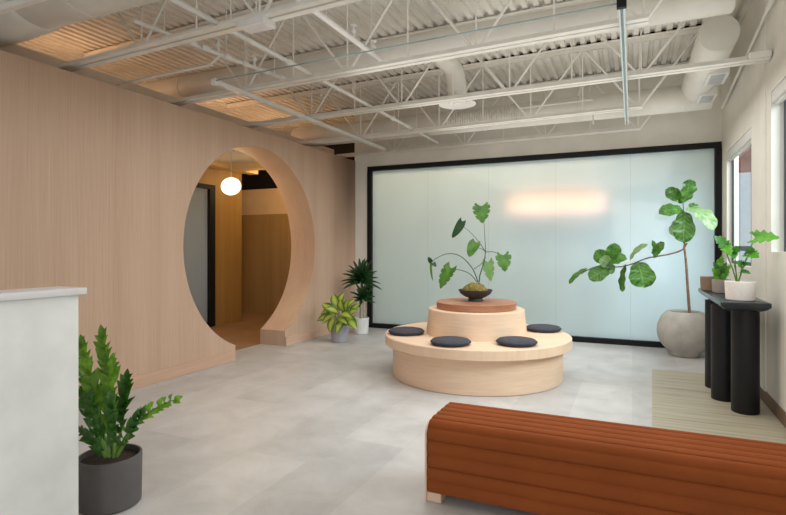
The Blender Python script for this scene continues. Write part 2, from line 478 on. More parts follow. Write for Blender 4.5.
    for i, (q, mull, label) in enumerate(((A, (6.22,), 'dark framed window beside the frosted partition'), (B, (4.2,), 'dark framed window nearest the camera'))):
        w = sempty('window_%d' % (i + 1), label)
        mb = MB(); t = .035; fx = x0 + (.05, .085)[i]
        ya, yb, za, zb = q
        mb.box(fx, fx + .018, ya, yb, za, za + t); mb.box(fx, fx + .018, ya, yb, zb - t, zb)
        mb.box(fx, fx + .018, ya, ya + t, za + t, zb - t); mb.box(fx, fx + .018, yb - t, yb, za + t, zb - t)
        for m in mull: mb.box(fx, fx + .018, m - .014, m + .014, za + t, zb - t)
        if i == 0: mb.box(fx, fx + .018, ya + t, yb - t, 1.27, 1.32)
        mb.build('window_frame', M['charcoal'], w, smooth=False)
        MB().quad((fx + .009, ya, za), (fx + .009, yb, za), (fx + .009, yb, zb), (fx + .009, ya, zb)).build('pane', M['glass'], w, smooth=False)
    for (ya, yb, z), lb in (((5.925, 7.335, 2.44), 'white roller blind cassette over the window beside the partition'), ((3.36, 5.13, 2.56), 'white roller blind cassette at the frame edge window')):
        t = thing('roller_blind', lb, 'blind', (x0 + .0, ya, z - .10), 0, 'roller blind cassettes in the right hand windows')
        MB().box(.0, .075, 0, yb - ya, .0, .098, .012, 3).build('cassette', M['white_metal'], t)
        MB().box(.02, .045, .02, yb - ya - .02, -.016, .002, .004, 2).build('hem_bar', M['steel'], t)

    # room behind the glazing
    mb = MB(); mb.box(XL, XR + .2, 9.9, 10.0, 0, DECK); mb.box(XL - .1, XL, YB + .16, 9.9, 0, DECK)
    mb.box(XR + .1, XR + .2, YB + .16, 9.9, 0, DECK)
    struct(mb.build('wall_far', M['white_wall'], smooth=False), 'white walls of the room behind the frosted glass')

    # hallway beyond the portal
    hx = -6.33
    mb = MB(); mb.box(hx - .3, hx, 6.76, 7.43, 0, 2.78)
    struct(mb.build('wall_hall_panel', M['hall_oak'], smooth=False), 'oak wall panel beside the hallway glass door')
    mb = MB(); mb.box(hx - .3, hx, Y0, 6.76, 2.34, 2.78); mb.box(hx - .3, hx, Y0, 5.6, 0, 2.34)
    struct(mb.build('wall_hall_side', M['hall_oak'], smooth=False), 'oak wall around the hallway glass door')
    d = sempty('door_1', 'black framed frosted glass door in the hallway')
    mb = MB(); mb.box(hx - .1, hx + .02, 6.64, 6.76, 0, 2.34); mb.box(hx - .1, hx + .02, 5.6, 6.64, 2.27, 2.34)
    mb.box(hx - .1, hx + .02, 5.6, 5.7, 0, 2.27); mb.box(hx - .1, hx + .02, 5.7, 6.64, 0, .08)
    mb.build('door_frame', M['black'], d, smooth=False)
    MB().quad((hx - .04, 5.7, .08), (hx - .04, 6.64, .08), (hx - .04, 6.64, 2.27), (hx - .04, 5.7, 2.27)).build('pane', M['hall_frost'], d, smooth=False)
    struct(MB().box(-8.2, XL - .1, 8.45, 8.55, 0, 1.965).build('wall_hall_end', M['hall_oak'], smooth=False), 'oak panelling at the end of the hallway')
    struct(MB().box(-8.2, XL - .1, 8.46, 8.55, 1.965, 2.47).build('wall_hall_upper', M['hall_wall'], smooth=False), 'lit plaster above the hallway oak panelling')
    struct(MB().box(-8.2, XL - .1, 9.2, 9.3, 0, DECK).build('wall_hall_far', M['dark'], smooth=False), 'wall coloured near black as the unlit void above the hallway')  # darkness of the open hall ceiling painted on as wall colour
    struct(MB().box(-8.2, -8.1, Y0, 9.2, 0, DECK).build('wall_hall_outer', M['pink_wall'], smooth=False), 'outer wall of the hallway')
    mb = MB(); mb.box(-6.32, XB - .12, 3.6, 7.6, 2.70, 2.76)
    struct(mb.build('ceiling_hall', M['white_wall'], smooth=False), 'lowered white ceiling panel of the hallway')
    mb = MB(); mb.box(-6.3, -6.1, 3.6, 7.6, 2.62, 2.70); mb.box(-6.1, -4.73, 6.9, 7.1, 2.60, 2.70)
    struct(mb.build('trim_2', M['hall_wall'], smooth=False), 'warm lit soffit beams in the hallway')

build_shell()

# ------------------------------------------------------------------ ceiling steel
ZB, ZT = 2.82, 3.585
def joist(Yc, label, xl=-4.52, right='node', xr=XR, rot=-2.6):
    t = thing('roof_joist', label, 'ceiling joist', (-2, Yc, 0), R(rot), 'open web steel joists under the roof deck')
    def chord(x0, x1, z, up):
        mb = MB(); s = 1 if up else -1
        for k in (-1, 1):
            a, b = sorted((k * .012, k * .062)); mb.box(x0, x1, a, b, *sorted((z, z + s * .007)))
            a, b = sorted((k * .012, k * .018)); mb.box(x0, x1, a, b, *sorted((z + s * .007, z + s * .05)))
        return mb
    ox = 2.0
    nodes = [.07 - 1.17 * k for k in range(4)]
    end = (xr + ox - .01) if right == 'wall' else nodes[0] + ox + .03
    chord(xl + ox, end, ZB, True).build('bottom_chord', M['steel'], t, smooth=False)
    chord(-5.9 + ox, XR - .06 + ox, ZT, False).build('top_chord', M['steel'], t, smooth=False)
    def rod(xa, za, xb, zb, r=.011):
        MB().tube([(xa + ox, 0, za), (xb + ox, 0, zb)], r, 8).build('web_strut', M['steel'], t)
    for i, x in enumerate(nodes):
        rod(x + .03, ZB + .03, x + .585, ZT - .02); rod(x - .03, ZB + .03, x - .585, ZT - .02); rod(x, ZB + .02, x, ZT - .02, .008)
        if i < 3: rod(x - .585, ZB + .02, x - .585, ZT - .03, .007)
    if right == 'wall':
        MB().box(xr + ox - .16, xr + ox - .008, -.075, .075, ZB + .008, ZB + .06, .004, 1).build('wall_bracket', M['steel'], t, smooth=False)
    return t
joist(2.83, 'white open web joist nearest the camera, carrying a small white box', )
joist(4.02, 'white open web joist just in front of the big round duct')
joist(5.22, 'white open web joist bolted to the right wall by a bracket', right='wall', rot=-1.6)
joist(6.42, 'white open web joist between the round diffuser and the rear duct')
joist(7.56, 'white open web joist tight against the cream back wall')

def capped(prof_r, x0, x1, rnd=.03):
    r = prof_r
    return [(0, x0), (r - rnd, x0), (r - rnd * .3, x0 + rnd * .3), (r, x0 + rnd), (r, x1 - rnd), (r - rnd * .3, x1 - rnd * .3), (r - rnd, x1), (0, x1)]
def seams(mb, r, x0, x1, step, c, axis):
    x = x0 + step
    while x < x1 - .1:
        mb.lathe([(r - .004, x - .012), (r + .006, x - .008), (r + .006, x + .008), (r - .004, x + .012)], c, 32, axis); x += step

t = thing('air_duct', 'large round duct crossing the room above the second joist', 'duct', (0, 4.6, 3.175))
mb = MB().lathe(capped(.128, -6.0, .69), (0, 0, 0), 32, 'x'); seams(mb, .128, -5.9, .6, 1.15, (0, 0, 0), 'x'); mb.build('duct_tube', M['duct'], t)
# branch with diffuser
pts = [(-1.76, .14, 0)] + [(-1.76, .14 + .50, 0)] + [(-1.76, .64 + .27 * math.sin(a), -.27 + .27 * math.cos(a)) for a in [PI / 2 * k / 8 for k in range(1, 9)]] + [(-1.76, .91, -.33)]
pts = [(x, y + .08, z + .075) for x, y, z in pts]
br = MB().tube(pts, .105, 20).build('branch_elbow', M['duct'], t)
MB().lathe([(.105, .01), (.12, 0), (.20, -.035), (.205, -.045), (.195, -.05), (.15, -.035), (.145, -.045), (.10, -.03), (.095, -.042), (.05, -.03), (.04, -.04), (0, -.04)], (-1.76, .99, -.245), 36).build('round_diffuser', M['white_metal'], br)

t = thing('air_duct', 'round L shaped duct along the back and right walls, with two grilles', 'duct', (.67, 5.22, 3.13))
MB().lathe(capped(.158, 0, 1.98, .02), (0, 0, 0), 32, 'y').build('duct_tube', M['duct'], t)
for y, z, h in ((.80, -.165, .19), (1.55, -.165, .17)):
    mb = MB(); mb.box(-.01, .165, y - h, y + h, z - .012, z + .09)
    g = mb.build('grille_collar', M['white_metal'], t, smooth=False)
    mb = MB(); mb.box(.018, .137, y - h + .03, y + h - .03, z - .0165, z - .011)
    for k in range(8): mb.box(.022 + k * .0145, .026 + k * .0145, y - h + .035, y + h - .035, z - .021, z - .016)
    mb.build('grille', M['grille'], g, smooth=False)

mb = MB().lathe(capped(.155, -4.9 - .67, .17), (0, 1.82, -.075), 32, 'x'); seams(mb, .155, -4.9, .1, 1.2, (0, 1.82, -.075), 'x'); mb.build('rear_run', M['duct'], t)

mb = MB()
prof = []
for i in range(60):
    prof.append((.10 + (.012 if i % 2 else 0), -2.25 + i * .016))
mb.lathe([(0, -2.25)] + prof + [(0, prof[-1][1])], (0, 6.74, 2.99), 24, 'x')
tag(mb.build('flexible_duct', M['foil']), 'short crinkled silver flexible duct in front of the rear duct', 'duct')

t = thing('air_duct', 'widest round duct entering over the oak wall at the upper left', 'duct', (0, 2.36, 3.14))
mb = MB().lathe(capped(.27, -3.86, -2.78), (0, 0, 0), 36, 'x'); seams(mb, .27, -3.9, -2.8, .55, (0, 0, 0), 'x'); mb.build('duct_tube', M['duct'], t)
MB().lathe([(.26, -3.85), (.272, -3.86), (.285, -3.9), (.30, -4.2), (.30, -6.2), (0, -6.2)], (0, 0, 0), 36, 'x').build('reducer', M['duct'], t)

# suspended channels and the cable between them
def channel(x, ya, yb, label, mat='galv'):
    t = thing('strut_channel', label, 'channel', (x, ya, 2.765), 0)
    mb = MB(); L = yb - ya
    mb.box(-.02, .02, 0, L, .036, .04); mb.box(-.02, -.016, 0, L, 0, .036); mb.box(.016, .02, 0, L, 0, .036)
    mb.box(-.016, -.008, 0, L, 0, .003); mb.box(.008, .016, 0, L, 0, .003)
    mb.build('rail', M[mat], t, smooth=False)
    MB().box(-.028, .028, -.03, .012, -.008, .047, .004, 1).build('end_cap', M['black' if mat == 'galv' else 'steel'], t, smooth=False)
    for k in (.12, .5, .88): MB().tube([(0, L * k, .04), (0, L * k, .8)], .005, 6).build('hanger_rod', M['steel'], t)
channel(-.06, 3.50, 6.85, 'pale blue grey channel with a black end cap hanging on the right')
channel(-3.40, 3.64, 7.18, 'white channel hanging along the oak wall side', 'white_metal')
tag(MB().tube([(-3.385, 3.62, 2.79), (-.075, 3.495, 2.79)], .006, 8).build('tension_cable', M['cable']), 'thin teal cable stretched between the two hanging channels', 'cable')

def pipe(pts, r, label, fittings=(), heads=(), branch=None):
    t = thing('sprinkler_pipe', label, 'pipe', pts[0])
    o = Vector(pts[0]); q = [Vector(p) - o for p in pts]
    MB().tube(q, r, 12).build('pipe_run', M['white_metal'], t)
    for y in fittings:
        f = y / (pts[-1][1] - pts[0][1]); p = q[0].lerp(q[-1], f); d = (q[-1] - q[0]).normalized()
        MB().tube([p - d * .035, p - d * .02, p + d * .02, p + d * .035], [r * 1.25, r * 1.6, r * 1.6, r * 1.25], 12).build('coupling', M['white_metal'], t)
    if branch:
        MB().tube([Vector(b) - o for b in branch], .012, 10).build('branch_pipe', M['white_metal'], t)
    for f in (.15, .5, .84):
        p = q[0].lerp(q[-1], f); MB().tube([p, p + Vector((0, 0, DECK - .02 - pts[0][2]))], .004, 6).build('hanger_rod', M['steel'], t)
    for y in heads:
        f = y / (pts[-1][1] - pts[0][1]); p = q[0].lerp(q[-1], f)
        MB().lathe([(.012, 0), (.012, .05), (.022, .055), (.022, .075), (.010, .08), (.010, .105), (.03, .108), (.03, .112), (0, .112)], p, 14).build('sprinkler_head', M['white_metal'], t)
pipe([(-2.64, 2.2, 2.869), (-2.64, 7.42, 2.869)], .018, 'long white pipe running straight from front to back of the ceiling', (1.5, 3.6), ())
pipe([(-2.0, 2.2, 2.94), (-2.0, 4.3, 2.94)], .022, 'short white pipe with upright sprinkler head, right of the long pipe', (.6,), (1.45, 1.8))
pipe([(-3.27, 2.68, 2.94), (-3.22, 3.2, 2.94), (-3.05, 4.35, 2.94)], .016, 'white pipe knobbly with many couplings nearest the oak wall', (.5, .62, .85, 1.05, 1.3, 1.5), (.75, 1.15), [(-4.44, 3.47, 2.85), (-3.3, 3.47, 2.87), (-3.19, 3.47, 2.935)])
tag(MB().tube([(.98, 4.4, 3.26), (.98, 7.4, 2.98)], .013, 10).tube([(.98, 4.85, 3.218), (.98, 5.03, 3.2)], .022, 10).build('conduit', M['steel']), 'thin cream conduit sloping along the right wall top', 'conduit')
tag(MB().tube([at(496, 111, 6.84), at(593, 99.5, 6.82), at(593.2, 124, 6.82)], .011, 8).tube([at(510, 108.4, 6.84), at(510, 108.4, 6.84) + Vector((0, 0, .8))], .004, 6).tube([at(580, 101, 6.825), at(580, 101, 6.825) + Vector((0, 0, .72))], .004, 6).build('conduit', M['steel'], angle=60), 'thin bent conduit in front of the rear duct', 'conduit')
t = thing('strut_channel', 'pale steel strut crossing in front of the widest duct', 'channel', (-4.1, 1.98, 2.765))
MB().box(0, 1.2, -.02, .02, 0, .04, .003, 1).build('rail', M['steel'], t, smooth=False)
for k in (.2, 1.1): MB().tube([(k, 0, .04), (k, 0, .8)], .005, 6).build('hanger_rod', M['steel'], t)
t = thing('junction_box', 'flat white box fixed under the nearest joist', 'box', (-2.30, 2.845, 2.7785))
MB().box(-.11, .11, -.07, .07, 0, .043, .006, 2).build('box_body', M['white_metal'], t)
MB().tube([(0, 0, .04), (0, 0, .815)], .005, 6).build('hanger_rod', M['steel'], t)
MB().box(-.10, .10, -.06, .06, -.004, .001, .002, 1).build('lid', M['quartz'], t)

# ------------------------------------------------------------------ reception desk
t = thing('reception_desk', 'pale plaster reception desk with a white countertop', 'desk', (-2.2, 1.53, 0))
MB().box(-.15, 0, -1.75, 0, 0, 1.098, .006, 2).build('desk_body', M['plaster'], t)
MB().box(-.172, .022, -1.78, .022, 1.098, 1.127, .003, 2).build('countertop', M['quartz'], t)
MB().box(-.72, -.1505, -1.75, -.02, .71, .74, .003, 2).build('worktop', M['quartz'], t)
MB().box(-.70, -.1505, -.06, -.025, 0, .709, .003, 2).build('side_panel', M['plaster'], t)
MB().box(-.70, -.1505, -1.74, -1.705, 0, .709, .003, 2).build('side_panel', M['plaster'], t)

# ------------------------------------------------------------------ round bench
BC = (-1.475, 5.33)
t = thing('round_bench', 'pale oak tiered round bench in the middle of the room', 'bench', (*BC, 0))
MB().lathe([(0, .002), (.855, .002), (.86, .008), (.86, .325), (0, .325)], n=96).build('base_drum', M['oak_bench'], t)
MB().lathe([(0, .325), (.938, .325), (.943, .33), (.943, .413), (.936, .42), (0, .42)], n=96).build('seat_ring', M['oak_top'], t)
MB().lathe([(0, .42), (.515, .42), (.488, .672), (.482, .678), (0, .678)], n=80).build('centre_drum', M['oak_bench'], t)
MB().lathe([(0, .678), (.402, .678), (.408, .684), (.408, .742), (.402, .748), (0, .748)], n=80).build('top_disc', M['walnut'], t)
def cushion(a, label, d=.725):
    a = R(a)
    t = thing('seat_cushion', label, 'cushion', (BC[0] + d * math.cos(a), BC[1] + d * math.sin(a), .42), a, 'slate round cushions on the oak bench')
    MB().lathe([(0, .001), (.155, .001), (.172, .008), (.182, .024), (.180, .036), (.165, .048), (.13, .055), (.07, .056), (0, .055)], n=48).build('pad', M['felt'], t)
    MB().lathe([(.178, .020), (.186, .023), (.186, .030), (.178, .033)], n=48).build('piping', M['pad_edge'], t)
cushion(208, 'dark slate round cushion at the left end of the oak bench')
cushion(267, 'dark slate round cushion at the front left, second from the oak wall side')
cushion(317, 'dark slate round cushion at the front right of the oak bench', .70)
cushion(36, 'dark slate round cushion behind at the right of the oak bench', .755)

# ------------------------------------------------------------------ monstera in a bowl
PY = 5.37
bc = at(475.5, 300, PY); bc.z = .748
t = thing('monstera_plant', 'sparse monstera growing from a moss mound in a charcoal bowl', 'plant', bc)
MB().lathe([(0, 0), (.075, 0), (.08, .01), (.07, .03), (.11, .045), (.155, .075), (.176, .112), (.178, .118), (.17, .118), (.15, .085), (.10, .07), (0, .068)], n=56).build('bowl', M['bowl'], t)
mb = MB(); bmesh.ops.create_icosphere(mb.b, subdivisions=4, radius=1)
for v in mb.b.verts:
    n = 1 + .10 * mnoise.noise(v.co * 2.2) + .05 * mnoise.noise(v.co * 7)
    v.co = Vector((v.co.x * .135 * n - .012, v.co.y * .13 * n, .085 + max(v.co.z, -.1) * .105 * n))
mb.build('moss_mound', M['moss'], t, angle=80)
def L(x, y, dy=0): return at(x, y, PY + dy) - bc
def stem(pts, r, mat, parent, name='stem'):
    p = spline(pts, 6)
    rs = [r * (1 - .45 * i / (len(p) - 1)) for i in range(len(p))]
    return MB().tube(p, rs, 8).build(name, mat, parent)
ms = M['monst_stem']
stem([L(479, 283), L(480, 275), L(484, 262), L(485.5, 252)], .007, ms, t)
stem([L(485.5, 252), L(485, 240), L(484, 222)], .004, ms, t)
stem([L(485.5, 252), L(479, 242), L(471, 233), L(463, 226)], .004, ms, t)
stem([L(485.5, 252), L(482, 249), L(478, 248)], .004, ms, t)
stem([L(485.5, 252), L(494, 252), L(502, 256)], .004, ms, t)
stem([L(474, 269), L(481, 264), L(486, 257)], .004, ms, t)
stem([L(478, 282), L(472, 268), L(460, 256), L(446, 254), L(432, 261)], .006, ms, t)
stem([L(477, 282), L(470, 274), L(460, 270), L(451, 269)], .005, ms, t)
NV = Vector((.25, -1, .35))
def mleaf(b, tip, w, mat, N=NV, lobes=0, depth=.0, out=o_heart, **k):
    mb = MB(); leaf(mb, b, tip, w, N, out, lobes=lobes, depth=depth, back=.13, sharp=.17, **k)
    return mb.build('leaf', M[mat], t)
mleaf(L(481.5, 206), L(482.5, 223.5, -.03), .185, 'monst', (.1, -1, .2), 4, .75)
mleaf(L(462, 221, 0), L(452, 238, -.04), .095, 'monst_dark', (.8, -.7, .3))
mleaf(L(476, 242), L(469, 257, -.05), .135, 'monst', (-.1, -1, .4))
mleaf(L(503, 255), L(505, 272, -.05), .16, 'monst', (.3, -1, .3), 3, .5)
mleaf(L(488, 262, .06), L(491, 282, .02), .125, 'monst_pale', (.1, -1, .2), 4, .6)
mleaf(L(451, 268), L(440, 289, -.05), .175, 'monst', (-.3, -1, .3), 5, .8)
mleaf(L(432, 262), L(433, 281, -.03), .07, 'monst', (-.8, -.7, .1))
mleaf(L(431, 262), L(428, 257, -.02), .05, 'monst_dark', (.2, -1, .5))
mleaf(L(433, 263), L(436, 267, -.02), .05, 'monst_dark', (.5, -1, .5))

# ------------------------------------------------------------------ fiddle leaf fig
PF = 7.27
fc = Vector((.575, PF, 0))
t = thing('fiddle_leaf_fig', 'tall leaning fiddle leaf fig in a round concrete planter', 'plant', fc)
prof = [(0, .001), (.15, .001), (.165, .008)]
for k in range(1, 16):
    a = -PI / 2 + R(30) + (PI - R(30) - R(40)) * k / 15
    prof.append((.305 * math.cos(a), .30 + .30 * math.sin(a)))
rt = prof[-1]
prof += [(rt[0] - .012, rt[1] + .006), (rt[0] - .03, rt[1] - .01), (rt[0] - .03, rt[1] - .06)]
MB().lathe(prof, n=56).build('planter', M['pot_conc'], t)
MB().lathe([(0, rt[1] - .03), (rt[0] - .03, rt[1] - .04)], n=40).build('soil', M['soil'], t)
def L(x, y, dy=0): return at(x, y, PF + dy) - fc
tp = spline([L(689.5, 313), L(687.5, 285), L(686, 262), L(684, 246)], 6)
MB().tube(tp, [.017 - .005 * i / (len(tp) - 1) for i in range(len(tp))], 10).build('trunk', M['bark'], t)
br = stem([L(684, 247), L(685, 238), L(684, 222), L(683, 203)], .010, M['bark'], t, 'branch')
br2 = stem([L(687, 243), L(682, 250), L(668, 254.5), L(648, 258), L(632, 264), L(618, 267), L(606, 266), L(592, 268), L(581, 274)], .010, M['bark'], t, 'branch')
def fleaf(b, tip, w, mat='fig', N=(.1, -1, .35), dr=.15, wv=.035, sd=0, out=o_fiddle):
    mb = MB(); leaf(mb, b, tip, w * 1.3, N, out, droop=dr, fold=.14, wave=wv * 1.5, seed=sd, nl=16)
    return mb.build('leaf', M[mat], t)
fleaf(L(683, 203), L(689, 179, -.1), .19, 'fig', (.5, -.7, .5), sd=1)
fleaf(L(684, 202), L(665, 190, -.08), .15, 'fig', (-.2, -1, .5), sd=2)
fleaf(L(684, 211), L(659, 214, -.14), .17, 'fig', (0, -.9, .7), sd=3, dr=.3)
fleaf(L(685, 208), L(714, 230, -.25), .19, 'fig_pale', (.3, -.7, .6), sd=4, dr=.35)
fleaf(L(684, 211, -.05), L(683, 243, -.17), .21, 'fig', (.1, -1, .25), sd=5)
fleaf(L(679, 218), L(673, 236, -.08), .11, 'fig_pale', (-.6, -1, .1), sd=6)
fleaf(L(688, 205, .03), L(700, 212, .1), .14, 'fig', (.2, -.7, .8), sd=7)
# along the long branch
fleaf(L(655, 256), L(664, 242, -.08), .10, 'fig', (-.4, -.9, .4), sd=8)
fleaf(L(654, 256), L(652, 240, -.05), .07, 'fig', (.8, -.7, .3), sd=9)
fleaf(L(653, 256), L(658, 251, -.15), .10, 'fig', (.0, -1, .3), sd=10)
fleaf(L(630, 261), L(648, 244, -.08), .09, 'fig_pale', (-.6, -.6, .5), sd=11, dr=.3)
fleaf(L(638, 262), L(644, 288, -.12), .27, 'fig', (.15, -1, .3), sd=12)
fleaf(L(626, 264), L(623, 292, -.06), .11, 'fig', (-.9, -.7, .2), sd=13)
fleaf(L(608, 265), L(627, 259, -.14), .16, 'fig', (.1, -.9, .8), sd=14, dr=.35)
fleaf(L(608, 264), L(595, 251, -.1), .16, 'fig', (-.2, -1, .4), sd=15)
fleaf(L(610, 264), L(615, 243, -.05), .16, 'fig', (.3, -.8, .5), sd=16)
fleaf(L(611, 267), L(589, 279, -.12), .18, 'fig', (0, -1, .3), sd=17, dr=.1)
fleaf(L(612, 266), L(600, 258, -.12), .14, 'fig_pale', (-.2, -1, .3), sd=18)
fleaf(L(614, 265), L(610, 274, -.1), .06, 'fig', (.5, -1, .3), sd=19)
fleaf(L(588, 268), L(569, 284, -.04), .07, 'fig', (-.3, -.8, .6), sd=20, dr=.25)

# ------------------------------------------------------------------ potted plants by the oak wall
def pot(t, r0, r1, h, mat, name='planter', wall=.012):
    MB().lathe([(0, .001), (r0 - .008, .001), (r0, .008), (r1, h - .004), (r1 - .003, h), (r1 - wall, h), (r1 - wall, h - .035)], n=48).build(name, mat, t)
    MB().lathe([(0, h - .022), (r1 - wall, h - .028)], n=32).build('soil', M['soil'], t)

random.seed(21)
ac = Vector((-3.70, 6.36, 0)); PA = 6.36
t = thing('aglaonema_plant', 'bushy lime variegated leafy plant in a lavender grey pot', 'plant', ac)
pot(t, .115, .128, .245, M['pot_lav'])
def L(x, y, dy=0): return at(x, y, PA + dy) - ac
root = L(340, 326)
specs = [(333, 315, 325, 322, -.10), (337, 306, 334, 297, .05), (346, 312, 349, 299, -.08), (339, 305, 343, 296, .12), (333, 311, 322, 304, .0), (334, 318, 330, 333, -.15),
         (348, 316, 358, 310, -.05), (351, 314, 359, 305, .08), (349, 320, 357, 329, -.12), (341, 314, 352, 318, -.16), (338, 313, 330, 310, -.14), (331, 317, 317, 321, .02),
         (343, 311, 341, 301, -.12), (339, 318, 347, 324, -.17), (335, 308, 325, 314, .12), (346, 309, 355, 300, .05), (337, 310, 345, 303, -.05), (344, 316, 348, 308, .1), (335, 316, 328, 309, .1), (342, 322, 338, 331, -.18), (346, 319, 354, 322, -.02), (330, 313, 322, 313, .1)]
for i, (bx, by, tx, ty, dy) in enumerate(specs):
    b, tip = L(bx, by, dy * .5), L(tx, ty, dy)
    d = (tip - b); tip = b + d.normalized() * max(d.length, .19)
    stem([root + Vector((random.uniform(-.03, .03), random.uniform(-.03, .03), -.05)), (root + b) / 2 + Vector((0, 0, .02)), b], .005, M['zz_stem'], t, 'petiole')
    mb = MB(); leaf(mb, b, tip, .125, (d.x * .3, -.75, .7), o_ovate, droop=.25, fold=.2, nl=10, seed=i)
    mb.build('leaf', M['agl'], t)

dc = Vector((-3.76, 7.1, 0)); PD = 7.1
t = thing('dracaena_plant', 'slim dracaena with dark leaf tufts in a white pot', 'plant', dc)
pot(t, .112, .124, .245, M['pot_white'])
def L(x, y, dy=0): return at(x, y, PD + dy) - dc
def rosette(c, n, ln, name, up=.35, w=.034):
    mb = MB()
    for k in range(n):
        a = k * 2.39996; e = 1.35 - 1.75 * (k / n)
        l = ln * random.uniform(.75, 1.05)
        d = Vector((math.cos(a) * math.cos(e), math.sin(a) * math.cos(e), math.sin(e)))
        b = c + d * .012 + Vector((0, 0, .06 * (1 - k / n)))
        leaf(mb, b, b + d * l, w, Vector((.25, -.55, .8)), o_strap, droop=.22, fold=.25, nl=8, nw=2)
    return mb.build(name, M['drac'], t)
c1, c2 = L(361, 283), L(363, 301, -.05)
stem([L(360, 322), L(360.5, 305), c1], .013, M['cane'], t, 'cane'); stem([L(364, 322, -.03), L(363.5, 312, -.04), c2], .011, M['cane'], t, 'cane')
rosette(c1, 44, .33, 'leaf_tuft', w=.072); rosette(c2, 24, .23, 'leaf_tuft', w=.06)

# ------------------------------------------------------------------ zz plant by the desk
zc = Vector((-2.425, 1.852, 0))
t = thing('zz_plant', 'glossy zz plant in a matt dark grey pot beside the desk', 'plant', zc)
pot(t, .146, .150, .25, M['pot_dark'])
def L(x, y, dy=0): return at(x, y, 1.852 + dy) - zc
def frond(b, m, tip, n, ll, mat='zz', wd=.042, start=.25, N=(.45, -.85, .3)):
    N = Vector(N)
    pts = [p for p in bez(b, m, tip, 16)]
    rs = [.009 * (1 - .75 * i / 16) for i in range(17)]
    st = MB().tube(pts, rs, 8).build('frond_stem', M['zz_stem'], t)
    mb = MB()
    for k in range(n):
        f = start + (1 - start) * k / (n - 1)
        i = min(15, int(f * 16)); p = pts[i].lerp(pts[i + 1], f * 16 - i)
        d = (pts[i + 1] - pts[i]).normalized(); x = d.cross(N).normalized(); nz = x.cross(d)
        s = 1 if k % 2 else -1
        l = ll * (1 - .45 * abs(f - .55) / .5) * random.uniform(.9, 1.1)
        dd = (x * s * random.uniform(.45, .65) + d * random.uniform(.9, 1.1) + nz * random.uniform(.0, .55)).normalized()
        leaf(mb, p, p + dd * l * 1.12, wd * random.uniform(.75, .95), nz * .9 + x * s * -.35 + Vector((random.uniform(-.4, .4), random.uniform(-.3, .3), .35)), o_lance, droop=.22, fold=.25, nl=8, nw=2)
    d = (pts[-1] - pts[-3]).normalized()
    leaf(mb, pts[-1], pts[-1] + d * ll * .8, wd * .8, N, o_ovate, nl=8, nw=2)
    mb.build('leaflets', M[mat], st)
frond(L(112, 455), L(118, 400), L(104, 340), 24, .105, 'zz', .048)
frond(L(104, 455), L(98, 400), L(84, 348, .02), 22, .10, 'zz', .046)
frond(L(118, 453, -.02), L(132, 415, -.05), L(174, 400, -.06), 20, .08, 'zz', .036, .3)
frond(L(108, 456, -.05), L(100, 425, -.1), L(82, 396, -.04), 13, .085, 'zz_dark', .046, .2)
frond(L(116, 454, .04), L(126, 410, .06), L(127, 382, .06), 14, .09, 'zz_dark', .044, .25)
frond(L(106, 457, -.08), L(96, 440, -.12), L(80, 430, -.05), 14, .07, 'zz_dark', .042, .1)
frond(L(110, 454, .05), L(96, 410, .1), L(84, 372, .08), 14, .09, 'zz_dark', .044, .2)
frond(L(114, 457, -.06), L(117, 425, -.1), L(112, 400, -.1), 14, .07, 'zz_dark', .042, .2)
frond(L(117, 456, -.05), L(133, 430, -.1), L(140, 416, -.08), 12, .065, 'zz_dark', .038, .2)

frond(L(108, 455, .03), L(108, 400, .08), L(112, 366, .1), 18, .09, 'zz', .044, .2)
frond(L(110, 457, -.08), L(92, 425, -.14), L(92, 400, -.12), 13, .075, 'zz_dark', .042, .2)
# ------------------------------------------------------------------ ottoman
t = thing('ottoman_bench', 'rust velvet channel tufted bench on oak feet', 'bench', (-.972, 2.535, 0))
LX, DY, HT, ZB0, rr = 1.84, .42, .418, .05, .075
path = []
def add(y, z, ny, nz): path.append((y, z, ny, nz))
nn = 75
for i in range(nn + 1): add(0, ZB0 + (HT - rr - ZB0) * i / nn, -1, 0)
for i in range(1, 31):
    a = PI - PI / 2 * i / 30; add(rr + rr * math.cos(a), HT - rr + rr * math.sin(a), math.cos(a), math.sin(a))
for i in range(1, nn + 1): add(rr + (DY - 2 * rr) * i / nn, HT, 0, 1)
for i in range(1, 31):
    a = PI / 2 - PI / 2 * i / 30; add(DY - rr + rr * math.cos(a), HT - rr + rr * math.sin(a), math.cos(a), math.sin(a))
for i in range(1, nn + 1): add(DY, HT - rr - (HT - rr - ZB0) * i / nn, 1, 0)
s = 0; prof = []
for i, (y, z, ny, nz) in enumerate(path):
    if i: s += math.hypot(y - path[i - 1][0], z - path[i - 1][1])
    u = 2 * (((s + .012) / .0685) % 1) - 1; k = .015 * (math.sqrt(max(0, 1 - u * u)) - 1)
    prof.append((y + ny * k, z + nz * k))
mb = MB(); xs = [.010, .018] + [.018 + (LX - .036) * i / 20 for i in range(1, 20)] + [LX - .018, LX - .010]
rows = []
for i, x in enumerate(xs):
    ins = .006 if i in (0, len(xs) - 1) else 0
    rows.append([mb.b.verts.new((x, y + (ins if y < DY / 2 else -ins), z - (ins if z > .2 else -ins))) for y, z in prof])
for A, B in zip(rows, rows[1:]):
    for k in range(len(prof) - 1): mb.b.faces.new((A[k], A[k + 1], B[k + 1], B[k]))
    mb.b.faces.new((A[-1], A[0], B[0], B[-1]))
mb.b.faces.new(rows[0]); mb.b.faces.new(rows[-1])
mb.build('upholstery', M['velvet'], t, angle=60)
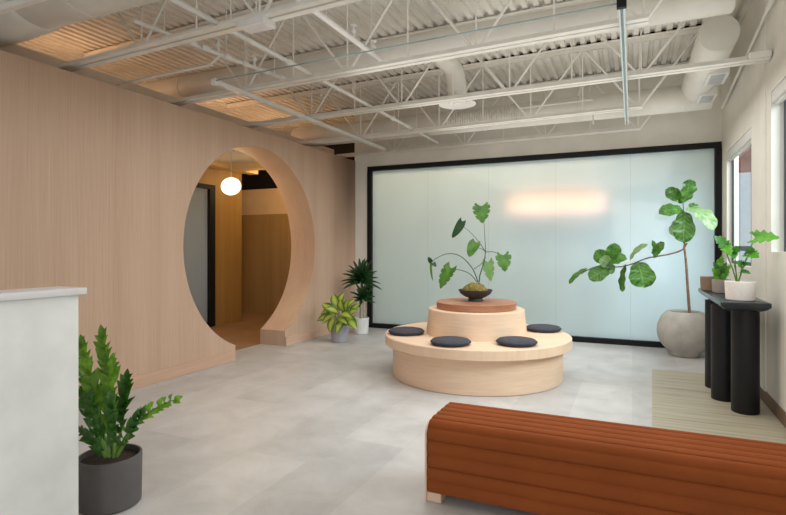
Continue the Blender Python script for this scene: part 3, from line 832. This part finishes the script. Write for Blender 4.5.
def endpanel(x0, x1):
    mb = MB()
    out = [(0, .0), (0, HT - rr)] + [(rr + rr * math.cos(PI - PI / 2 * i / 10), HT - rr + rr * math.sin(PI - PI / 2 * i / 10)) for i in range(1, 11)] + \
          [(DY - rr + rr * math.cos(PI / 2 - PI / 2 * i / 10), HT - rr + rr * math.sin(PI / 2 - PI / 2 * i / 10)) for i in range(0, 11)] + [(DY, 0), (DY - .09, 0), (DY - .09, .05), (.09, .05), (.09, 0)]
    sh = lambda y, z: (y + (.004 if y > DY / 2 else -.002) * 0, (z - .018 * max(0, (z - .3) / (HT - .3))) + .002)
    a = [mb.b.verts.new((x0, *sh(y, z))) for y, z in out]; b = [mb.b.verts.new((x1, *sh(y, z))) for y, z in out]
    mb.b.faces.new(a); mb.b.faces.new(list(reversed(b)))
    for i in range(len(out)): mb.b.faces.new((a[i], a[(i + 1) % len(out)], b[(i + 1) % len(out)], b[i]))
    mb.build('end_panel', M['oak_top'], t)
endpanel(0, .0095); endpanel(LX - .0095, LX)
for x in (.010, LX - .087):
    for y in (.003, DY - .083): MB().box(x, x + .077, y, y + .08, .001, .0495, .003, 1).build('foot', M['oak_top'], t, smooth=False)

# ------------------------------------------------------------------ console table
t = thing('console_table', 'black console table on fat round column legs', 'table', (.782, 5.5, 0))
mb = MB()
hx, hy = .165, .78
prof = [(-.06, .8145), (-.02, .832), (-.003, .850), (0, .856), (0, .882), (-.004, .886)]
def rrect(hx, hy, r=.03, n=6):
    pts = []
    for sx, sy, a0 in ((1, 1, 0), (-1, 1, 90), (-1, -1, 180), (1, -1, 270)):
        for i in range(n + 1):
            a = R(a0 + 90 * i / n); pts.append((sx * (hx - r) + r * math.cos(a), sy * (hy - r) + r * math.sin(a)))
    return pts
rows = [[mb.b.verts.new((x, y, z)) for x, y in rrect(hx + d, hy + d)] for d, z in prof]
for A, B in zip(rows, rows[1:]):
    for k in range(len(A)): mb.b.faces.new((A[k], A[(k + 1) % len(A)], B[(k + 1) % len(A)], B[k]))
mb.b.faces.new(rows[0]); mb.b.faces.new(rows[-1])
mb.build('tabletop', M['table_top'], t)
for x, y in ((.03, -.55), (-.068, -.21), (-.068, .21), (.03, .55)):
    MB().lathe([(0, .005), (.092, .005), (.096, .01), (.096, .8145), (0, .8145)], (x, y, 0), 40).build('leg', M['table'], t)

TZ = .886
pc = Vector((.778, 4.945, TZ)); PP = 4.945
t = thing('lobed_philodendron', 'bright green lobed philodendron in a cream pot at the front of the console', 'plant', pc)
pot(t, .100, .107, .152, M['pot_cream'])
def L(x, y, dy=0): return at(x, y, PP + dy) - pc
def pleaf(b, tip, w, mat, stempts, N=(-.1, -.9, .45), lobes=4, depth=.5, dr=.15):
    stem([L(737.5, 286)] + stempts + [b], .0055, M['zz_stem'], t, 'petiole')
    mb = MB(); leaf(mb, b, tip, w * 1.15, N, o_heart, droop=dr, lobes=lobes, depth=depth, back=.2, sharp=.45); mb.build('leaf', M[mat], t)
pleaf(L(755, 238), L(780, 238, -.08), .125, 'phil', [L(742, 270), L(749, 252)], (.1, -.9, .5), 4, .55)
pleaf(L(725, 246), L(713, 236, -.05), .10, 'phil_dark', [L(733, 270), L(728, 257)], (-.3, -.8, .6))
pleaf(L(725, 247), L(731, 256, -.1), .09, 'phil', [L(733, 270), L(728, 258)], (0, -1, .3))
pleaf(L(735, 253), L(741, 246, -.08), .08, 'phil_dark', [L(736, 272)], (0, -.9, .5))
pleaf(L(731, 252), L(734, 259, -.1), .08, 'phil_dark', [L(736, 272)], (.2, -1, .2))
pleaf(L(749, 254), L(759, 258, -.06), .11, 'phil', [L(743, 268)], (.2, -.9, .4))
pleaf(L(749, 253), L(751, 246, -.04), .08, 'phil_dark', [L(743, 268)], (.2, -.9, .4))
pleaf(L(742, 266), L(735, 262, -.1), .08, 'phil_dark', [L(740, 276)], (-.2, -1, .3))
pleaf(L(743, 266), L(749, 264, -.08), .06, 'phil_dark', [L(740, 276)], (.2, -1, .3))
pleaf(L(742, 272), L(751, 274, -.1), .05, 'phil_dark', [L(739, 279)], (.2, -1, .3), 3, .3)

gc = Vector((.745, 5.66, TZ)); PG = 5.66
t = thing('small_leafy_plant', 'small leafy green plant in a grey pot on the console', 'plant', gc)
pot(t, .072, .078, .125, M['pot_grey2'])
def L(x, y, dy=0): return at(x, y, PG + dy) - gc
for i, (tx, ty) in enumerate([(713, 262), (716, 268), (722, 256), (727, 262), (729, 270), (714, 274), (720, 264), (725, 273), (718, 259), (724, 266), (712, 268), (731, 265)]):
    b = L(720.5 + (tx - 720.5) * .45, ty + 7, -.03); tip = L(tx, ty, random.uniform(-.08, .06))
    d = (tip - b); tip = b + d.normalized() * max(.075, d.length)
    stem([L(720.5, 280), (L(720.5, 280) + b) / 2, b], .003, M['zz_stem'], t, 'petiole')
    mb = MB(); leaf(mb, b, tip, .05, (-.1, -.8, .6), o_heart, nl=10, lobes=3, depth=.35, sharp=.4, droop=.2); mb.build('leaf', M['phil' if i % 3 else 'phil_dark'], t)
t = thing('tan_pot', 'small tan pot behind the grey pot on the console', 'pot', (.685, 5.93, TZ))
pot(t, .080, .084, .135, M['pot_brown'])

# ------------------------------------------------------------------ hallway pendant, light behind the glazing
t = thing('pendant_lamp', 'glowing pebble shaped white globe pendant in the hallway', 'lamp', (-5.2, 5.88, 0))
mb = MB(); bmesh.ops.create_icosphere(mb.b, subdivisions=4, radius=1)
for v in mb.b.verts:
    v.co = Vector((v.co.x * .138, v.co.y * .138, 2.18 + v.co.z * (.122 if v.co.z > 0 else .128) + .01 * v.co.x))
mb.build('globe', M['globe'], t, angle=80)
MB().tube([(0, 0, 2.30), (0, 0, 2.68)], .004, 8).build('cord', M['white_metal'], t)
MB().lathe([(0, 2.668), (.05, 2.668), (.06, 2.675), (.06, 2.699), (0, 2.699)], n=32).build('canopy', M['white_metal'], t)

t = thing('linear_lamp', 'wide peach glowing bar lamp seen blurred through the frosted glass', 'lamp', (-1.0, 7.93, 1.93))
MB().box(-.66, .66, .0, .05, -.13, .13, .02, 3).build('housing', M['white_metal'], t)
MB().box(-.64, .64, -.03, -.001, -.115, .115, .012, 3).build('diffuser', M['tube'], t)
for x in (-.5, .5): MB().tube([(x, .025, .13), (x, .025, 1.66)], .004, 8).build('hanger_cord', M['charcoal'], t)

# ------------------------------------------------------------------ outside
struct(MB().box(-20, 60, Y0 - 30, 60, -.5, -.2).build('ground', plain('pavement', (170, 168, 164), .9, .08, .5), smooth=False), 'pale paving outside')
t = thing('far_building', 'reddish brick building outside the window', 'building', (6.0, 26, -.2))
MB().box(-3.5, 8, 0, 6, 0, 9).build('brick_wall', M['brick'], t, smooth=False)
for k in range(3): MB().box(-2.5 + k * 2.6, -1.2 + k * 2.6, -.05, .02, 6.4, 8.0).build('building_window', M['charcoal'], t, smooth=False)
MB().box(-3.55, 8, -.3, -.01, 0, 4.6).build('white_shopfront', M['quartz'], t, smooth=False)

# ------------------------------------------------------------------ lights
def area(name, loc, rot, sx, sy, power, c=(1, 1, 1), spread=None):
    l = bpy.data.lights.new(name, 'AREA'); l.shape = 'RECTANGLE'; l.size = sx; l.size_y = sy; l.energy = power; l.color = c
    if spread: l.spread = spread
    o = bpy.data.objects.new(name, l); C.objects.link(o); o.location = loc; o.rotation_euler = rot; return o
def point(name, loc, power, c, r=.1):
    l = bpy.data.lights.new(name, 'POINT'); l.energy = power; l.color = c; l.shadow_soft_size = r
    o = bpy.data.objects.new(name, l); C.objects.link(o); o.location = loc; return o
WARM = (1, .66, .30)
def aim(o, target):
    o.rotation_euler = (Vector(target) - o.location).to_track_quat('-Z', 'Y').to_euler(); return o
aim(area('window_daylight', (3.4, 6.7, 3.6), (0, 0, 0), 2.2, 2.0, 240, (.86, .94, 1)), (.4, 6.5, 1.0))
aim(area('window_daylight_near', (3.4, 3.6, 3.8), (0, 0, 0), 2.4, 2.0, 340, (.88, .95, 1)), (0, 4.6, .5))
aim(area('front_daylight', (.2, Y0 + .1, 1.5), (0, 0, 0), 1.6, 2.4, 30, (1, .99, .98)), (-1.6, 6, 2.4))
area('overhead_fill', (-1.15, 4.7, 2.72), (0, 0, 0), 3.6, 4.6, 95, (1, .985, .96))  # unseen area lamp added for top light, no fitting hangs here
area('deck_fill', (-.75, 5.2, 2.66), (R(180), 0, 0), 3.0, 4.6, 21, (1, .985, .96))  # unseen fill added to brighten the roof deck from below
# behind the glazing
area('linear_lamp_light', (-1.0, 7.895, 1.93), (R(-90), 0, 0), 1.28, .23, 3.7, (1, .45, .29))
aim(area('far_room_daylight', (.7, 9.0, 1.2), (0, 0, 0), 1.4, 1.6, 32, (.66, .84, 1)), (-1.5, 8.0, .9))
aim(area('far_room_warm_fill', (-2.0, 8.7, 3.45), (0, 0, 0), 3.6, .4, 56, (1, .78, .56)), (-2.0, 7.78, 2.3))  # unseen lamp added to warm the tops of the frosted panes
aim(area('far_room_fill', (-2.0, 9.7, 1.0), (0, 0, 0), 4.0, 1.2, 7, (.68, .88, 1)), (-2.0, 7.8, .9))
# hallway
point('pendant_glow', (-5.2, 5.88, 1.98), 21, WARM, .1)
point('hall_glow', (-5.6, 7.5, 2.5), 17, WARM, .15)
area('door_backlight', (-7.4, 6.3, 1.2), (0, R(-90), 0), 2.2, 1.2, 6, (.92, .97, 1))
for y in (1.6, 3.8, 6.2, 7.6): point('hall_cove', (-5.7, y, 3.0), 9, (1, .56, .30), .2)

w = bpy.data.worlds.new('sky'); sc.world = w; w.use_nodes = True
nt = w.node_tree; nt.nodes.clear()
bg = nt.nodes.new('ShaderNodeBackground'); ow = nt.nodes.new('ShaderNodeOutputWorld')
bg.inputs[0].default_value = (.86, .93, 1, 1); bg.inputs[1].default_value = 1.3
nt.links.new(bg.outputs[0], ow.inputs[0])

# ------------------------------------------------------------------ camera
cd = bpy.data.cameras.new('camera'); cam = bpy.data.objects.new('camera', cd); C.objects.link(cam)
cam.location = (0, 0, EYE); cam.rotation_euler = (R(90), 0, YAW)
cd.sensor_width = 36; cd.sensor_fit = 'HORIZONTAL'; cd.lens = FPX / 786 * 36; cd.shift_y = -(257.5 - HY) / 786
cd.clip_start = .02
sc.camera = cam
sc.view_settings.view_transform = 'Standard'
sc.view_settings.look = 'None'
sc.view_settings.exposure = -.1
sc.cycles.use_denoising = True
sc.cycles.max_bounces = 10; sc.cycles.diffuse_bounces = 5; sc.cycles.transparent_max_bounces = 12
